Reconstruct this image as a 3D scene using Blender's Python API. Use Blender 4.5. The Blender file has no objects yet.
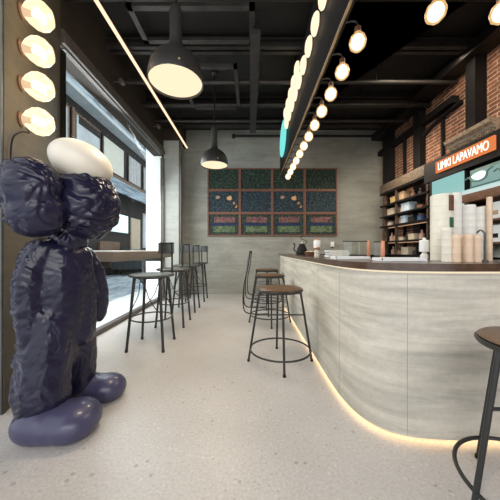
import bpy, bmesh, math, random
from mathutils import Vector, Matrix, noise
random.seed(7)
PI = math.pi
sc = bpy.context.scene
COL = sc.collection
CAMZ = 1.2
V = Vector

# ------------------------------------------------------------------ materials
def newmat(name):
    m = bpy.data.materials.new(name); m.use_nodes = True
    nt = m.node_tree; nt.nodes.clear()
    out = nt.nodes.new('ShaderNodeOutputMaterial')
    return m, nt, out
def N(nt, typ, **kw):
    n = nt.nodes.new(typ)
    for k, v in kw.items():
        if k in n.inputs: n.inputs[k].default_value = v
        else: setattr(n, k, v)
    return n
def L(nt, a, b): nt.links.new(a, b)
def c4(c): return (c[0], c[1], c[2], 1)
def ramp(nt, fac, stops):
    r = nt.nodes.new('ShaderNodeValToRGB')
    e = r.color_ramp.elements
    while len(e) < len(stops): e.new(0.5)
    for i, (p, c) in enumerate(stops):
        e[i].position = p; e[i].color = c4(c)
    L(nt, fac, r.inputs[0]); return r.outputs[0]
def mix(nt, fac, a, b, mode='MIX'):
    m = nt.nodes.new('ShaderNodeMix'); m.data_type = 'RGBA'; m.blend_type = mode
    if isinstance(fac, (int, float)): m.inputs[0].default_value = fac
    else: L(nt, fac, m.inputs[0])
    for s, i in ((a, 6), (b, 7)):
        if isinstance(s, tuple): m.inputs[i].default_value = c4(s)
        else: L(nt, s, m.inputs[i])
    return m.outputs[2]
def coords(nt, scale=(1, 1, 1), kind='Object', rot=(0, 0, 0)):
    tc = nt.nodes.new('ShaderNodeTexCoord'); mp = nt.nodes.new('ShaderNodeMapping')
    mp.inputs['Scale'].default_value = scale; mp.inputs['Rotation'].default_value = rot
    L(nt, tc.outputs[kind], mp.inputs[0]); return mp.outputs[0]
def noisetex(nt, vec, scale, detail=4, rough=.55, dist=0):
    n = N(nt, 'ShaderNodeTexNoise', Scale=scale, Detail=detail, Roughness=rough, Distortion=dist)
    L(nt, vec, n.inputs['Vector']); return n.outputs['Fac']
def bump(nt, h, strength=.2, dist=.01):
    b = N(nt, 'ShaderNodeBump', Strength=strength, Distance=dist)
    L(nt, h, b.inputs['Height']); return b.outputs[0]
def mat(name, col, rough=.5, metal=0, var=.12, vs=8, bmp=0, bs=40, emis=None, es=0, coat=0, spec=.5):
    m, nt, out = newmat(name)
    p = N(nt, 'ShaderNodeBsdfPrincipled', Roughness=rough, Metallic=metal)
    p.inputs['Coat Weight'].default_value = coat
    p.inputs['Specular IOR Level'].default_value = spec
    v = coords(nt); f = noisetex(nt, v, vs)
    lo = tuple(max(0, x*(1-var)) for x in col); hi = tuple(min(1, x*(1+var)) for x in col)
    L(nt, ramp(nt, f, [(.3, lo), (.7, hi)]), p.inputs['Base Color'])
    if bmp: L(nt, bump(nt, noisetex(nt, v, bs, 5), bmp), p.inputs['Normal'])
    if emis:
        p.inputs['Emission Color'].default_value = c4(emis); p.inputs['Emission Strength'].default_value = es
    L(nt, p.outputs[0], out.inputs[0]); return m
def emit(name, col, s):
    m, nt, out = newmat(name)
    e = N(nt, 'ShaderNodeEmission', Strength=s); e.inputs[0].default_value = c4(col)
    L(nt, e.outputs[0], out.inputs[0]); return m
def glassy(name, col, transp, es=0, ecol=(1, 1, 1)):
    m, nt, out = newmat(name)
    t = N(nt, 'ShaderNodeBsdfTransparent'); t.inputs[0].default_value = c4(col)
    g = N(nt, 'ShaderNodeBsdfGlossy', Roughness=.03)
    mx = N(nt, 'ShaderNodeMixShader'); mx.inputs[0].default_value = 1-transp
    L(nt, t.outputs[0], mx.inputs[1]); L(nt, g.outputs[0], mx.inputs[2])
    last = mx.outputs[0]
    if es:
        e = N(nt, 'ShaderNodeEmission', Strength=es); e.inputs[0].default_value = c4(ecol)
        a = N(nt, 'ShaderNodeAddShader'); L(nt, last, a.inputs[0]); L(nt, e.outputs[0], a.inputs[1]); last = a.outputs[0]
    L(nt, last, out.inputs[0]); return m

M = {}
M['dark_metal'] = mat('dark_metal', (.045, .045, .045), .38, .6, .1)
M['stool_metal'] = mat('stool_metal', (.03, .031, .030), .38, .3, .1)
M['grey_metal'] = mat('grey_metal', (.11, .113, .106), .42, .6, .15)
M['black'] = mat('black', (.009, .008, .0085), .6, 0, .2, spec=.2)
M['lamp_black'] = mat('lamp_black', (.035, .032, .03), .42, .2, .1)
M['brass'] = mat('brass', (.42, .30, .17), .35, .7, .1)
M['copper'] = mat('copper', (.62, .28, .17), .4, .5, .1)
M['leather'] = mat('leather', (.125, .07, .038), .42, 0, .25, 30, .15, 120)
M['white'] = mat('white', (.8, .8, .79), .5, 0, .03)
M['cream'] = mat('cream', (.74, .70, .60), .55, 0, .05)
M['paperwhite'] = mat('paperwhite', (.78, .76, .71), .6, 0, .04)
M['kraft'] = mat('kraft', (.74, .56, .41), .65, 0, .08, 20)
M['green'] = mat('green', (.03, .12, .06), .5)
M['brownwood'] = mat('brownwood', (.14, .065, .035), .5, 0, .3, 14)
M['darkwood'] = mat('darkwood', (.07, .042, .028), .6, 0, .5, 18)
M['carved'] = mat('carved', (.085, .06, .04), .7, 0, .8, 34, .8, 30)
M['frame_wood'] = mat('frame_wood', (.17, .065, .036), .5, 0, .25, 20)
M['glass'] = glassy('glass', (.95, .98, .98), .97)
M['clear'] = glassy('clear', (.93, .95, .93), .95)
M['bulb'] = emit('bulb', (1, .82, .56), 2.6)
M['bulb_face'] = emit('bulb_face', (1, .80, .55), 1.35)
M['globe_glass'] = glassy('globe_glass', (1, .97, .9), .86, .62, (1, .80, .52))
M['filament'] = emit('filament', (1, .75, .40), 5)
M['diffuser'] = emit('diffuser', (1, .83, .56), 1.12)
M['led'] = emit('led', (1, .70, .46), 1.5)
M['led_warm'] = emit('led_warm', (1, .70, .34), 2.6)
M['led_lip'] = emit('led_lip', (1, .86, .62), .95)
M['led_shelf'] = emit('led_shelf', (1, .6, .35), .5)
M['led_toe'] = emit('led_toe', (1, .68, .36), 4.5)
M['bulb_halo'] = glassy('bulb_halo', (1, .97, .92), .92, .42, (1, .60, .25))  # weak glow added to imitate the warm halo round each bulb
M['cyan'] = emit('cyan', (.22, .85, .80), 1.0)
M['seam'] = mat('seam', (.30, .285, .25), .7)
M['pale'] = mat('pale', (.55, .53, .46), .6)

def m_floor():
    m, nt, out = newmat('terrazzo')
    p = N(nt, 'ShaderNodeBsdfPrincipled')
    v = coords(nt)
    base = ramp(nt, noisetex(nt, v, 1.3, 5, .6), [(.3, (.495, .468, .45)), (.7, (.572, .548, .53))])
    fine = ramp(nt, noisetex(nt, v, 60, 3, .7), [(.3, (.80, .79, .78)), (.7, (1.08, 1.07, 1.06))])
    base = mix(nt, 1, base, fine, 'MULTIPLY')
    def specks(scale, thr, col, src):
        vo = N(nt, 'ShaderNodeTexVoronoi', Scale=scale); L(nt, v, vo.inputs['Vector'])
        a = N(nt, 'ShaderNodeMath', operation='LESS_THAN'); a.inputs[1].default_value = .22; L(nt, vo.outputs['Distance'], a.inputs[0])
        sp = nt.nodes.new('ShaderNodeSeparateColor'); L(nt, vo.outputs['Color'], sp.inputs[0])
        b = N(nt, 'ShaderNodeMath', operation='GREATER_THAN'); b.inputs[1].default_value = thr; L(nt, sp.outputs[0], b.inputs[0])
        c = N(nt, 'ShaderNodeMath', operation='MULTIPLY'); L(nt, a.outputs[0], c.inputs[0]); L(nt, b.outputs[0], c.inputs[1])
        d = N(nt, 'ShaderNodeMath', operation='MULTIPLY'); L(nt, c.outputs[0], d.inputs[0]); d.inputs[1].default_value = .42
        return mix(nt, d.outputs[0], src, col)
    base = specks(19, .90, (.16, .13, .11), base)
    base = specks(23, .72, (.66, .62, .57), base)
    base = specks(42, .78, (.24, .20, .17), base)
    L(nt, base, p.inputs['Base Color'])
    L(nt, ramp(nt, noisetex(nt, v, 4, 3), [(.3, (.33,)*3), (.7, (.46,)*3)]), p.inputs['Roughness'])
    L(nt, bump(nt, noisetex(nt, v, 90, 3), .04), p.inputs['Normal'])
    L(nt, p.outputs[0], out.inputs[0]); return m
M['floor'] = m_floor()

def m_concrete(name, a, b, stretch=(1, 1, 1), seam=None, streak=.5, rough=.75):
    m, nt, out = newmat(name)
    p = N(nt, 'ShaderNodeBsdfPrincipled', Roughness=rough)
    v = coords(nt, stretch); w = coords(nt)
    f1 = noisetex(nt, v, 1.6, 8, .62, .6)
    base = ramp(nt, f1, [(.28, a), (.72, b)])
    st = ramp(nt, noisetex(nt, coords(nt, (.45, .45, 5)), 2.2, 6, .6, .8), [(.3, (1-streak*.35,)*3), (.6, (1.04,)*3)])
    base = mix(nt, 1, base, st, 'MULTIPLY')
    gr = ramp(nt, noisetex(nt, w, 26, 4, .7), [(.25, (.9,)*3), (.75, (1.06,)*3)])
    base = mix(nt, 1, base, gr, 'MULTIPLY')
    L(nt, base, p.inputs['Base Color'])
    L(nt, bump(nt, noisetex(nt, w, 30, 6), .12), p.inputs['Normal'])
    L(nt, p.outputs[0], out.inputs[0]); return m
M['wall'] = m_concrete('wall_concrete', (.235, .235, .208), (.35, .348, .308), (1, 1, 1.6), streak=.45)
M['bar'] = m_concrete('bar_concrete', (.50, .465, .395), (.68, .64, .56), (.5, .5, 4), streak=.95, rough=.55)
M['pilaster'] = m_concrete('pilaster', (.36, .37, .34), (.45, .455, .42), streak=.3)
M['pillar'] = m_concrete('pillar', (.07, .058, .040), (.13, .108, .075), streak=.5)
M['header'] = m_concrete('header', (.03, .02, .014), (.055, .038, .028), streak=.4)
M['headtrim'] = mat('headtrim', (.12, .10, .09), .5, .2, .2)
M['ceiling'] = m_concrete('ceiling', (.008, .0065, .0055), (.016, .0135, .0115), streak=.4)
M['joist'] = mat('joist', (.018, .015, .0135), .5, .3, .3, 6)
M['joist_light'] = mat('joist_light', (.045, .04, .037), .5, .3, .3, 6)

def m_wood_top():
    m, nt, out = newmat('walnut_top')
    p = N(nt, 'ShaderNodeBsdfPrincipled', Roughness=.3)
    p.inputs['Coat Weight'].default_value = .3
    v = coords(nt, (9, .9, 9))
    L(nt, ramp(nt, noisetex(nt, v, 2.5, 6, .6, .6), [(.3, (.038, .02, .012)), (.7, (.10, .054, .033))]), p.inputs['Base Color'])
    L(nt, p.outputs[0], out.inputs[0]); return m
M['top'] = m_wood_top()

def m_brick():
    m, nt, out = newmat('brick_wall')
    p = N(nt, 'ShaderNodeBsdfPrincipled', Roughness=.85)
    tc = nt.nodes.new('ShaderNodeTexCoord'); s = nt.nodes.new('ShaderNodeSeparateXYZ'); c = nt.nodes.new('ShaderNodeCombineXYZ')
    L(nt, tc.outputs['Object'], s.inputs[0]); L(nt, s.outputs[1], c.inputs[0]); L(nt, s.outputs[2], c.inputs[1])
    b = N(nt, 'ShaderNodeTexBrick', Scale=1.0)
    b.inputs['Color1'].default_value = (.23, .085, .042, 1); b.inputs['Color2'].default_value = (.12, .042, .026, 1)
    b.inputs['Mortar'].default_value = (.40, .30, .22, 1)
    b.inputs['Mortar Size'].default_value = .008; b.inputs['Brick Width'].default_value = .28; b.inputs['Row Height'].default_value = .064
    b.inputs['Mortar Smooth'].default_value = .2
    L(nt, c.outputs[0], b.inputs['Vector'])
    n = ramp(nt, noisetex(nt, tc.outputs['Object'], 9, 5, .7), [(.3, (.5,)*3), (.7, (1.3,)*3)])
    L(nt, mix(nt, 1, b.outputs['Color'], n, 'MULTIPLY'), p.inputs['Base Color'])
    inv = N(nt, 'ShaderNodeMath', operation='SUBTRACT'); inv.inputs[0].default_value = 1; L(nt, b.outputs['Fac'], inv.inputs[1])
    L(nt, bump(nt, inv.outputs[0], .6, .02), p.inputs['Normal'])
    L(nt, p.outputs[0], out.inputs[0]); return m
M['brick'] = m_brick()

def m_corr(name, a, b, axis='Y', sc_=14, ns=6):
    m, nt, out = newmat(name)
    p = N(nt, 'ShaderNodeBsdfPrincipled', Roughness=.6)
    if ns == 0:
        L(nt, ramp(nt, noisetex(nt, coords(nt, (sc_, .35, sc_)), 2.0, 5, .65, 1.0), [(.38, a), (.62, b)]), p.inputs['Base Color'])
        L(nt, p.outputs[0], out.inputs[0]); return m
    v = coords(nt)
    w = N(nt, 'ShaderNodeTexWave', Scale=sc_, Distortion=3.0, Detail=2); w.bands_direction = axis; w.inputs['Detail Scale'].default_value = 2
    L(nt, v, w.inputs['Vector'])
    L(nt, ramp(nt, w.outputs['Fac'], [(.15, a), (.85, b)]), p.inputs['Base Color'])
    L(nt, p.outputs[0], out.inputs[0]); return m
M['awning'] = m_corr('awning', (.045, .08, .115), (.36, .47, .55), 'Z', 3.2, 0)
M['curtain'] = m_corr('curtain', (.22, .23, .24), (.5, .5, .5), 'Y', 1.6)
M['road'] = m_corr('road', (.16, .24, .32), (.70, .77, .82), 'X', 1.2, 0)
M['sidewalk'] = mat('sidewalk', (.88, .88, .87), .8, 0, .03)
M['facade'] = mat('facade', (.014, .010, .008), .8, 0, .3, 3)
M['facade_wood'] = mat('facade_wood', (.15, .085, .05), .7, 0, .2, 5)
M['winpane'] = mat('winpane', (.45, .50, .52), .4, 0, .15, 1.5)
M['winpale'] = mat('winpale', (.56, .56, .49), .5, 0, .04, 1.5)
M['outwhite_glow'] = mat('outwhite_glow', (.95, .95, .93), .7, 0, .02, emis=(1, 1, .97), es=.5)  # emission stands in for daylight on the white pier
M['litwin'] = mat('litwin', (.7, .85, .85), .4, emis=(.75, .95, .95), es=.7)
M['beige'] = mat('beige', (.55, .45, .33), .7)
M['carpaint'] = mat('carpaint', (.10, .11, .12), .25, .4)
M['carwhite'] = mat('carwhite', (.6, .62, .63), .25, .2)

def m_teal_panel(name, top, bot, es):
    m, nt, out = newmat(name)
    e = N(nt, 'ShaderNodeEmission', Strength=es)
    s = nt.nodes.new('ShaderNodeSeparateXYZ'); tc = nt.nodes.new('ShaderNodeTexCoord'); L(nt, tc.outputs['Generated'], s.inputs[0])
    L(nt, ramp(nt, s.outputs[2], [(.5, bot), (.93, top)]), e.inputs[0])
    L(nt, e.outputs[0], out.inputs[0]); return m
M['teal_door'] = m_teal_panel('teal_door', (.33, .63, .60), (.78, .80, .73), .9)
M['teal_sign'] = emit('teal_sign', (.42, .66, .60), .6)
M['teal_dark'] = mat('teal_dark', (.10, .19, .17), .5)
M['orange'] = emit('orange', (.95, .27, .085), .85)
M['letters'] = emit('letters', (1, .93, .82), 1.5)
M['cornice'] = mat('cornice', (.30, .22, .15), .8, 0, .4, 25, .5, 30)

def m_suit():
    m, nt, out = newmat('navy_nylon')
    p = N(nt, 'ShaderNodeBsdfPrincipled', Roughness=.25)
    p.inputs['Specular IOR Level'].default_value = .42
    v = coords(nt)
    L(nt, ramp(nt, noisetex(nt, v, 5, 4), [(.3, (.009, .0085, .026)), (.7, (.017, .016, .043))]), p.inputs['Base Color'])
    n1 = N(nt, 'ShaderNodeTexNoise', Scale=14, Detail=3, Roughness=.5, Distortion=1.2); n1.noise_type = 'RIDGED_MULTIFRACTAL'
    L(nt, v, n1.inputs['Vector'])
    L(nt, bump(nt, n1.outputs['Fac'], .25, .012), p.inputs['Normal'])
    L(nt, p.outputs[0], out.inputs[0]); return m
M['suit'] = m_suit()
M['shoe'] = mat('shoe', (.050, .048, .105), .38, 0, .08, coat=.2)
M['cap'] = mat('cap', (.74, .68, .58), .45, 0, .05, 3)

def m_art(kind, seed, blobs=False):
    m, nt, out = newmat('artwork')
    p = N(nt, 'ShaderNodeBsdfPrincipled', Roughness=.6)
    p.inputs['Specular IOR Level'].default_value = .15
    tc = nt.nodes.new('ShaderNodeTexCoord'); mp = nt.nodes.new('ShaderNodeMapping'); L(nt, tc.outputs['Object'], mp.inputs[0])
    mp.inputs['Location'].default_value = (seed*3.1, 0, seed*1.7); v = mp.outputs[0]
    vo = N(nt, 'ShaderNodeTexVoronoi', Scale=17.0, distance='CHEBYCHEV', Randomness=.8); L(nt, v, vo.inputs['Vector'])
    vo2 = N(nt, 'ShaderNodeTexVoronoi', Scale=26.0, distance='CHEBYCHEV', Randomness=.9); L(nt, v, vo2.inputs['Vector'])
    pal = [[(.010, .016, .020), (.016, .040, .028), (.035, .065, .045)], [(.012, .017, .04), (.020, .045, .055), (.045, .07, .06)], [(.012, .018, .028), (.025, .045, .035), (.05, .08, .05)]][kind]
    col = ramp(nt, vo.outputs['Distance'], [(.1, pal[0]), (.5, pal[1]), (.9, pal[2])])
    ln = ramp(nt, vo2.outputs['Distance'], [(.0, (0, 0, 0)), (.5, (0, 0, 0)), (.6, (.09, .065, .05)), (.75, (.02, .02, .02))])
    col = mix(nt, 1, col, ln, 'ADD')
    sx = nt.nodes.new('ShaderNodeSeparateXYZ'); L(nt, tc.outputs['Object'], sx.inputs[0])
    def rect(x0, x1, z0, z1):
        acc = None
        for s_, op, val in ((0, 'GREATER_THAN', x0), (0, 'LESS_THAN', x1), (2, 'GREATER_THAN', z0), (2, 'LESS_THAN', z1)):
            a = N(nt, 'ShaderNodeMath', operation=op); L(nt, sx.outputs[s_], a.inputs[0]); a.inputs[1].default_value = val
            if acc is None: acc = a.outputs[0]
            else:
                b = N(nt, 'ShaderNodeMath', operation='MULTIPLY'); L(nt, acc, b.inputs[0]); L(nt, a.outputs[0], b.inputs[1]); acc = b.outputs[0]
        return acc
    def blob(x, z, r, c, src):
        sb = N(nt, 'ShaderNodeVectorMath', operation='DISTANCE'); L(nt, tc.outputs['Object'], sb.inputs[0]); sb.inputs[1].default_value = (x, 0, z)
        nz = noisetex(nt, tc.outputs['Object'], 14, 2)
        ad = N(nt, 'ShaderNodeMath', operation='MULTIPLY_ADD'); L(nt, nz, ad.inputs[0]); ad.inputs[1].default_value = .12; L(nt, sb.outputs['Value'], ad.inputs[2])
        a = N(nt, 'ShaderNodeMath', operation='LESS_THAN'); L(nt, ad.outputs[0], a.inputs[0]); a.inputs[1].default_value = r+.06
        return mix(nt, a.outputs[0], src, c)
    if kind == 2:
        nz = ramp(nt, noisetex(nt, v, 22, 4), [(.35, (.05, .03, .05)), (.65, (.27, .13, .11))])
        col = mix(nt, rect(-.26, .30, .06, .21), col, nz)
        col = mix(nt, rect(-.36, .36, -.01, .035), col, (.015, .03, .11))
        nz2 = ramp(nt, noisetex(nt, v, 18, 4), [(.35, (.05, .085, .05)), (.65, (.16, .21, .12))])
        col = mix(nt, rect(-.28, .30, -.20, -.04), col, nz2)
    if blobs:
        col = blob(.16, .10, .065, (.75, .42, .19), col); col = blob(.28, -.02, .035, (.7, .33, .15), col); col = blob(.34, -.13, .035, (.75, .36, .12), col)
        col = blob(-.16, .12, .06, (.40, .26, .20), col)
    L(nt, col, p.inputs['Base Color']); L(nt, p.outputs[0], out.inputs[0]); return m

# ------------------------------------------------------------------ geometry helpers
def new(): return bmesh.new()
def box(bm, x0, x1, y0, y1, z0, z1, bev=0):
    g = bmesh.ops.create_cube(bm, size=1)
    for v in g['verts']:
        v.co = V(((x0+x1)/2+v.co.x*(x1-x0), (y0+y1)/2+v.co.y*(y1-y0), (z0+z1)/2+v.co.z*(z1-z0)))
    if bev:
        es = set(e for v in g['verts'] for e in v.link_edges)
        bmesh.ops.bevel(bm, geom=list(es), offset=bev, segments=2, affect='EDGES', profile=.6)
def lathe(bm, prof, cx=0, cy=0, seg=32, M4=None):
    rings = []
    for r, z in prof:
        if r < 1e-5: rings.append([bm.verts.new((0, 0, z))])
        else: rings.append([bm.verts.new((r*math.cos(2*PI*i/seg), r*math.sin(2*PI*i/seg), z)) for i in range(seg)])
    for a, b in zip(rings, rings[1:]):
        for i in range(seg):
            j = (i+1) % seg
            if len(a) == 1 and len(b) == 1: continue
            if len(a) == 1: f = [a[0], b[j], b[i]]
            elif len(b) == 1: f = [a[i], a[j], b[0]]
            else: f = [a[i], a[j], b[j], b[i]]
            try: bm.faces.new(f)
            except ValueError: pass
    T = M4 or Matrix.Translation((cx, cy, 0))
    for r in rings:
        for v in r: v.co = T @ v.co
def smoothpath(pts, n=6, closed=False):
    pts = [V(p) for p in pts]; out = []
    m = len(pts)
    rng = range(m if closed else m-1)
    for i in rng:
        g = (lambda k: pts[k % m]) if closed else (lambda k: pts[max(0, min(m-1, k))])
        p0, p1, p2, p3 = g(i-1), g(i), g(i+1), g(i+2)
        for k in range(n):
            t = k/n
            out.append(.5*((2*p1)+(-p0+p2)*t+(2*p0-5*p1+4*p2-p3)*t*t+(-p0+3*p1-3*p2+p3)*t**3))
    if not closed: out.append(pts[-1])
    return out
def tube(bm, pts, r, seg=8, closed=False, r1=None, flat=1):
    pts = [V(p) for p in pts]; n = len(pts); rings = []
    up = None
    for i, p in enumerate(pts):
        if closed: d = pts[(i+1) % n]-pts[i-1]
        else: d = pts[min(i+1, n-1)]-pts[max(i-1, 0)]
        d.normalize()
        if up is None:
            up = V((0, 0, 1)) if abs(d.z) < .9 else V((1, 0, 0))
        s = d.cross(up).normalized(); up = s.cross(d).normalized()
        rr = r if r1 is None else r+(r1-r)*i/max(1, n-1)
        rings.append([bm.verts.new(p+s*math.cos(2*PI*k/seg)*rr+up*math.sin(2*PI*k/seg)*rr*flat) for k in range(seg)])
    m = n if closed else n-1
    for i in range(m):
        a, b = rings[i], rings[(i+1) % n]
        for k in range(seg):
            bm.faces.new([a[k], a[(k+1) % seg], b[(k+1) % seg], b[k]])
    if not closed:
        bm.faces.new(rings[0][::-1]); bm.faces.new(rings[-1])
def circle(cx, cy, z, r, n=40, a0=0, a1=2*PI, closed=True):
    k = n if closed else n+1
    return [(cx+r*math.cos(a0+(a1-a0)*i/n), cy+r*math.sin(a0+(a1-a0)*i/n), z) for i in range(k)]
def ball(bm, c, r, sub=3, s=(1, 1, 1)):
    g = bmesh.ops.create_icosphere(bm, subdivisions=sub, radius=r)
    for v in g['verts']: v.co = V((v.co.x*s[0]+c[0], v.co.y*s[1]+c[1], v.co.z*s[2]+c[2]))
def prism(bm, poly, z0, z1):
    a = [bm.verts.new((x, y, z0)) for x, y in poly]; b = [bm.verts.new((x, y, z1)) for x, y in poly]
    n = len(poly)
    for i in range(n): bm.faces.new([a[i], a[(i+1) % n], b[(i+1) % n], b[i]])
    fs = [bm.faces.new(a[::-1]), bm.faces.new(b)]
    bmesh.ops.triangulate(bm, faces=fs, ngon_method='EAR_CLIP')
def strip(bm, path, off, z0, z1, th):
    # vertical band following a 2-D path (list of (x,y)), thickness th outwards
    def offp(d):
        res = []
        for i, p in enumerate(path):
            a = V(path[max(0, i-1)]); b = V(path[min(len(path)-1, i+1)])
            t = (b-a).normalized(); nrm = V((t.y, -t.x)); res.append((p[0]+nrm.x*d, p[1]+nrm.y*d))
        return res
    A = offp(off); B_ = offp(off+th)
    prism(bm, A+B_[::-1], z0, z1)
def finish(bm, smooth):
    bmesh.ops.recalc_face_normals(bm, faces=bm.faces)
    if smooth:
        for f in bm.faces: f.smooth = True
        lim = math.radians(38)
        for e in bm.edges:
            if len(e.link_faces) == 2 and e.calc_face_angle(0) > lim: e.smooth = False
def obj(name, bm, m, parent=None, world=True, smooth=True):
    finish(bm, smooth)
    me = bpy.data.meshes.new(name); bm.to_mesh(me); bm.free()
    o = bpy.data.objects.new(name, me); COL.objects.link(o)
    me.materials.append(M[m] if isinstance(m, str) else m)
    if parent:
        o.parent = parent
        if world:
            w = V(parent.location); q = parent.parent
            while q: w += V(q.location); q = q.parent
            me.transform(Matrix.Translation(-w))
    elif world:
        xs = [v.co for v in me.vertices]
        c = V(((min(v.x for v in xs)+max(v.x for v in xs))/2, (min(v.y for v in xs)+max(v.y for v in xs))/2, min(v.z for v in xs)))
        if not name.startswith(('wall', 'floor', 'ceiling')):
            me.transform(Matrix.Translation(-c)); o.location = c
    return o
def tag(o, label, cat, group=None, kind=None):
    o['label'] = label; o['category'] = cat
    if group: o['group'] = group
    if kind: o['kind'] = kind
    return o
def thing(name, label, cat, loc=(0, 0, 0), group=None, rz=0):
    o = bpy.data.objects.new(name, None); COL.objects.link(o); o.location = loc; o.rotation_euler = (0, 0, rz)
    o.empty_display_size = .1
    return tag(o, label, cat, group)
def struct(name, bm, m, parent=None, smooth=False):
    o = obj(name, bm, m, parent, smooth=smooth)
    if not parent: o['kind'] = 'structure'
    return o
def dup(root, loc, label, rz=None):
    r = root.copy(); COL.objects.link(r); r.location = loc; r['label'] = label
    if rz is not None: r.rotation_euler = (0, 0, rz)
    for ch in list(root.children):
        c = ch.copy(); COL.objects.link(c); c.parent = r
        for g in list(ch.children):
            d = g.copy(); COL.objects.link(d); d.parent = c
    return r
ORD = ['first', 'second', 'third', 'fourth', 'fifth', 'sixth', 'seventh', 'eighth', 'ninth', 'tenth', 'eleventh', 'twelfth', 'thirteenth', 'fourteenth', 'fifteenth', 'sixteenth']

def px(x, y, Y): return ((x-250)*Y/250, Y, CAMZ+(250-y)*Y/250)

# ------------------------------------------------------------------ setting
CZ = 4.46; XL = -2.17; XR = 3.6; YB = 6.8; YF = -2.2
b = new(); box(b, XL, XR, YF, YB, -.12, 0); struct('floor', b, 'floor')
b = new(); box(b, XL-.3, XR+.3, YF, YB+.2, CZ, CZ+.15); struct('ceiling', b, 'ceiling')
b = new(); box(b, XL-.3, XR+.3, YB, YB+.2, -.12, CZ); struct('wall_back', b, 'wall')
b = new(); box(b, XR, XR+.25, YF, YB, -.12, CZ); struct('wall_right', b, 'brick')
# left side: header above the window, end wall, pilaster, oblique near pillar
b = new(); box(b, XL-.25, XL, 2.86, YB, 3.56, CZ); box(b, XL-.05, XL, 6.28, YB, -.12, 3.56); struct('wall_left', b, 'header')
b = new(); box(b, XL-.02, XL+.05, 2.86, 6.25, 3.57, 3.66, .008); box(b, XL-.02, XL+.03, 2.86, 6.25, 3.66, 3.74, .008); struct('trim_1', b, 'headtrim')
b = new(); box(b, XL, -1.79, 6.28, YB, 0, 3.95); struct('wall_pilaster', b, 'pilaster')
b = new(); box(b, -1.79, -1.735, 6.30, 6.42, 0, 3.95); struct('trim_2', b, 'headtrim')
b = new(); box(b, XL, -1.735, 6.25, YB, 3.95, CZ); struct('trim_3', b, 'header')
b = new(); prism(b, [(-1.8, 1.83), (XL, 2.86), (-2.6, 2.86), (-2.6, 1.83)], -.12, CZ); struct('wall_pillar', b, 'pillar')
b = new(); box(b, -1.86, -1.805, 1.815, 1.83, 0, CZ); struct('trim_4', b, 'grey_metal')
b = new(); box(b, XL-.02, XL+.015, 2.86, 2.93, 0, 3.5); struct('trim_5', b, 'black')
# window
w = bpy.data.objects.new('window_1', None); COL.objects.link(w); w.location = (XL, 4.5, 0); w['kind'] = 'structure'
b = new(); box(b, XL-.06, XL+.04, 2.86, 6.28, 0, .07, .006); box(b, XL-.06, XL+.02, 6.22, 6.28, .07, 3.5); box(b, XL-.06, XL+.0, 2.93, 6.22, 3.555, 3.57)
obj('window_frame', b, 'headtrim', w, smooth=False)
b = new(); box(b, XL-.035, XL-.027, 2.93, 6.22, .07, 3.555); obj('pane', b, 'glass', w, smooth=False)

# ------------------------------------------------------------------ outside
b = new(); box(b, -3.3, XL-.06, -4, 30, -.2, -.01); struct('sidewalk', b, 'sidewalk')
b = new(); box(b, -9.0, -3.3, -4, 30, -.3, -.06); struct('road', b, 'road')
b = new(); box(b, -2.62, -2.23, 6.30, 6.75, -.01, 5.5); o = struct('exterior_pier', b, 'outwhite_glow')
XF = -7.0
bl = thing('street_building', 'dark timber-fronted shop building across the street, seen through the window', 'building', (XF-1, 15, -.06))
b = new(); box(b, XF-.6, XF, 2, 30, -.06, 9.5); obj('facade', b, 'facade', bl, smooth=False)
def fz(r): return CAMZ + r*(-XF)
def slope(x0, z0, x1, z1, y0, y1, th=.06):
    b = new()
    vs = [b.verts.new(p) for p in ((x0, y0, z0), (x1, y0, z1), (x1, y1, z1), (x0, y1, z0), (x0, y0, z0+th), (x1, y0, z1+th), (x1, y1, z1+th), (x0, y1, z0+th))]
    for f in ((0, 1, 2, 3), (4, 5, 6, 7), (0, 1, 5, 4), (1, 2, 6, 5), (2, 3, 7, 6), (3, 0, 4, 7)): b.faces.new([vs[i] for i in f])
    return b
b = new(); box(b, XF, XF+.5, 3, 28, CAMZ+.94*6.5, CAMZ+1.25*6.5); obj('upper_awning', b, 'awning', bl, smooth=False)
b = new(); box(b, XF, XF+.56, 3, 28, CAMZ+.915*6.5, CAMZ+.94*6.5); obj('eave_board', b, 'winpane', bl, smooth=False)
b = slope(XF, fz(.54), XF+.9, CAMZ+.44*(-XF-.9), 3, 28); obj('lower_awning', b, 'awning', bl, smooth=False)
b = new(); box(b, XF, XF+.12, 3, 28, fz(.515), fz(.55)); obj('timber_band', b, 'facade_wood', bl, smooth=False)
# upper windows by photo x range
def fy(p): return 250*(-XF)/(250-p)
for i, (p0, p1, mt) in enumerate([(52, 68, 'curtain'), (73, 99, 'winpane'), (101, 123, 'winpale'), (127, 140, 'curtain'), (142, 147.8, 'curtain')]):
    b = new(); box(b, XF, XF+.06, fy(p0), fy(p1), fz(.555), fz(.79)); wd = obj('window', b, 'facade_wood' if i < 2 else 'facade', bl, smooth=False)
    e = .1; b = new(); box(b, XF+.06, XF+.09, fy(p0)+e, fy(p1)-e, fz(.56)+.02, fz(.78)-.05)
    pn = b; o = obj('pane', pn, mt, wd, world=False, smooth=False)
    o.data.transform(Matrix.Translation(-(V(bl.location))))
    if i == 1:
        b = new(); box(b, XF+.09, XF+.11, fy(p0)+.2, fy(p1)-e, fz(.73), fz(.78)-.05); o = obj('valance', b, 'facade', wd, world=False, smooth=False); o.data.transform(Matrix.Translation(-(V(bl.location))))
b = new(); box(b, XF+.06, XF+.1, fy(70), fy(72.5), fz(.55), fz(.80)); obj('window_post', b, 'facade_wood', bl, smooth=False)
b = new(); box(b, XF, XF+.12, fy(104), fy(126), fz(.135), fz(.27)); o = obj('lit_panel', b, 'litwin', bl, smooth=False)
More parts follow.
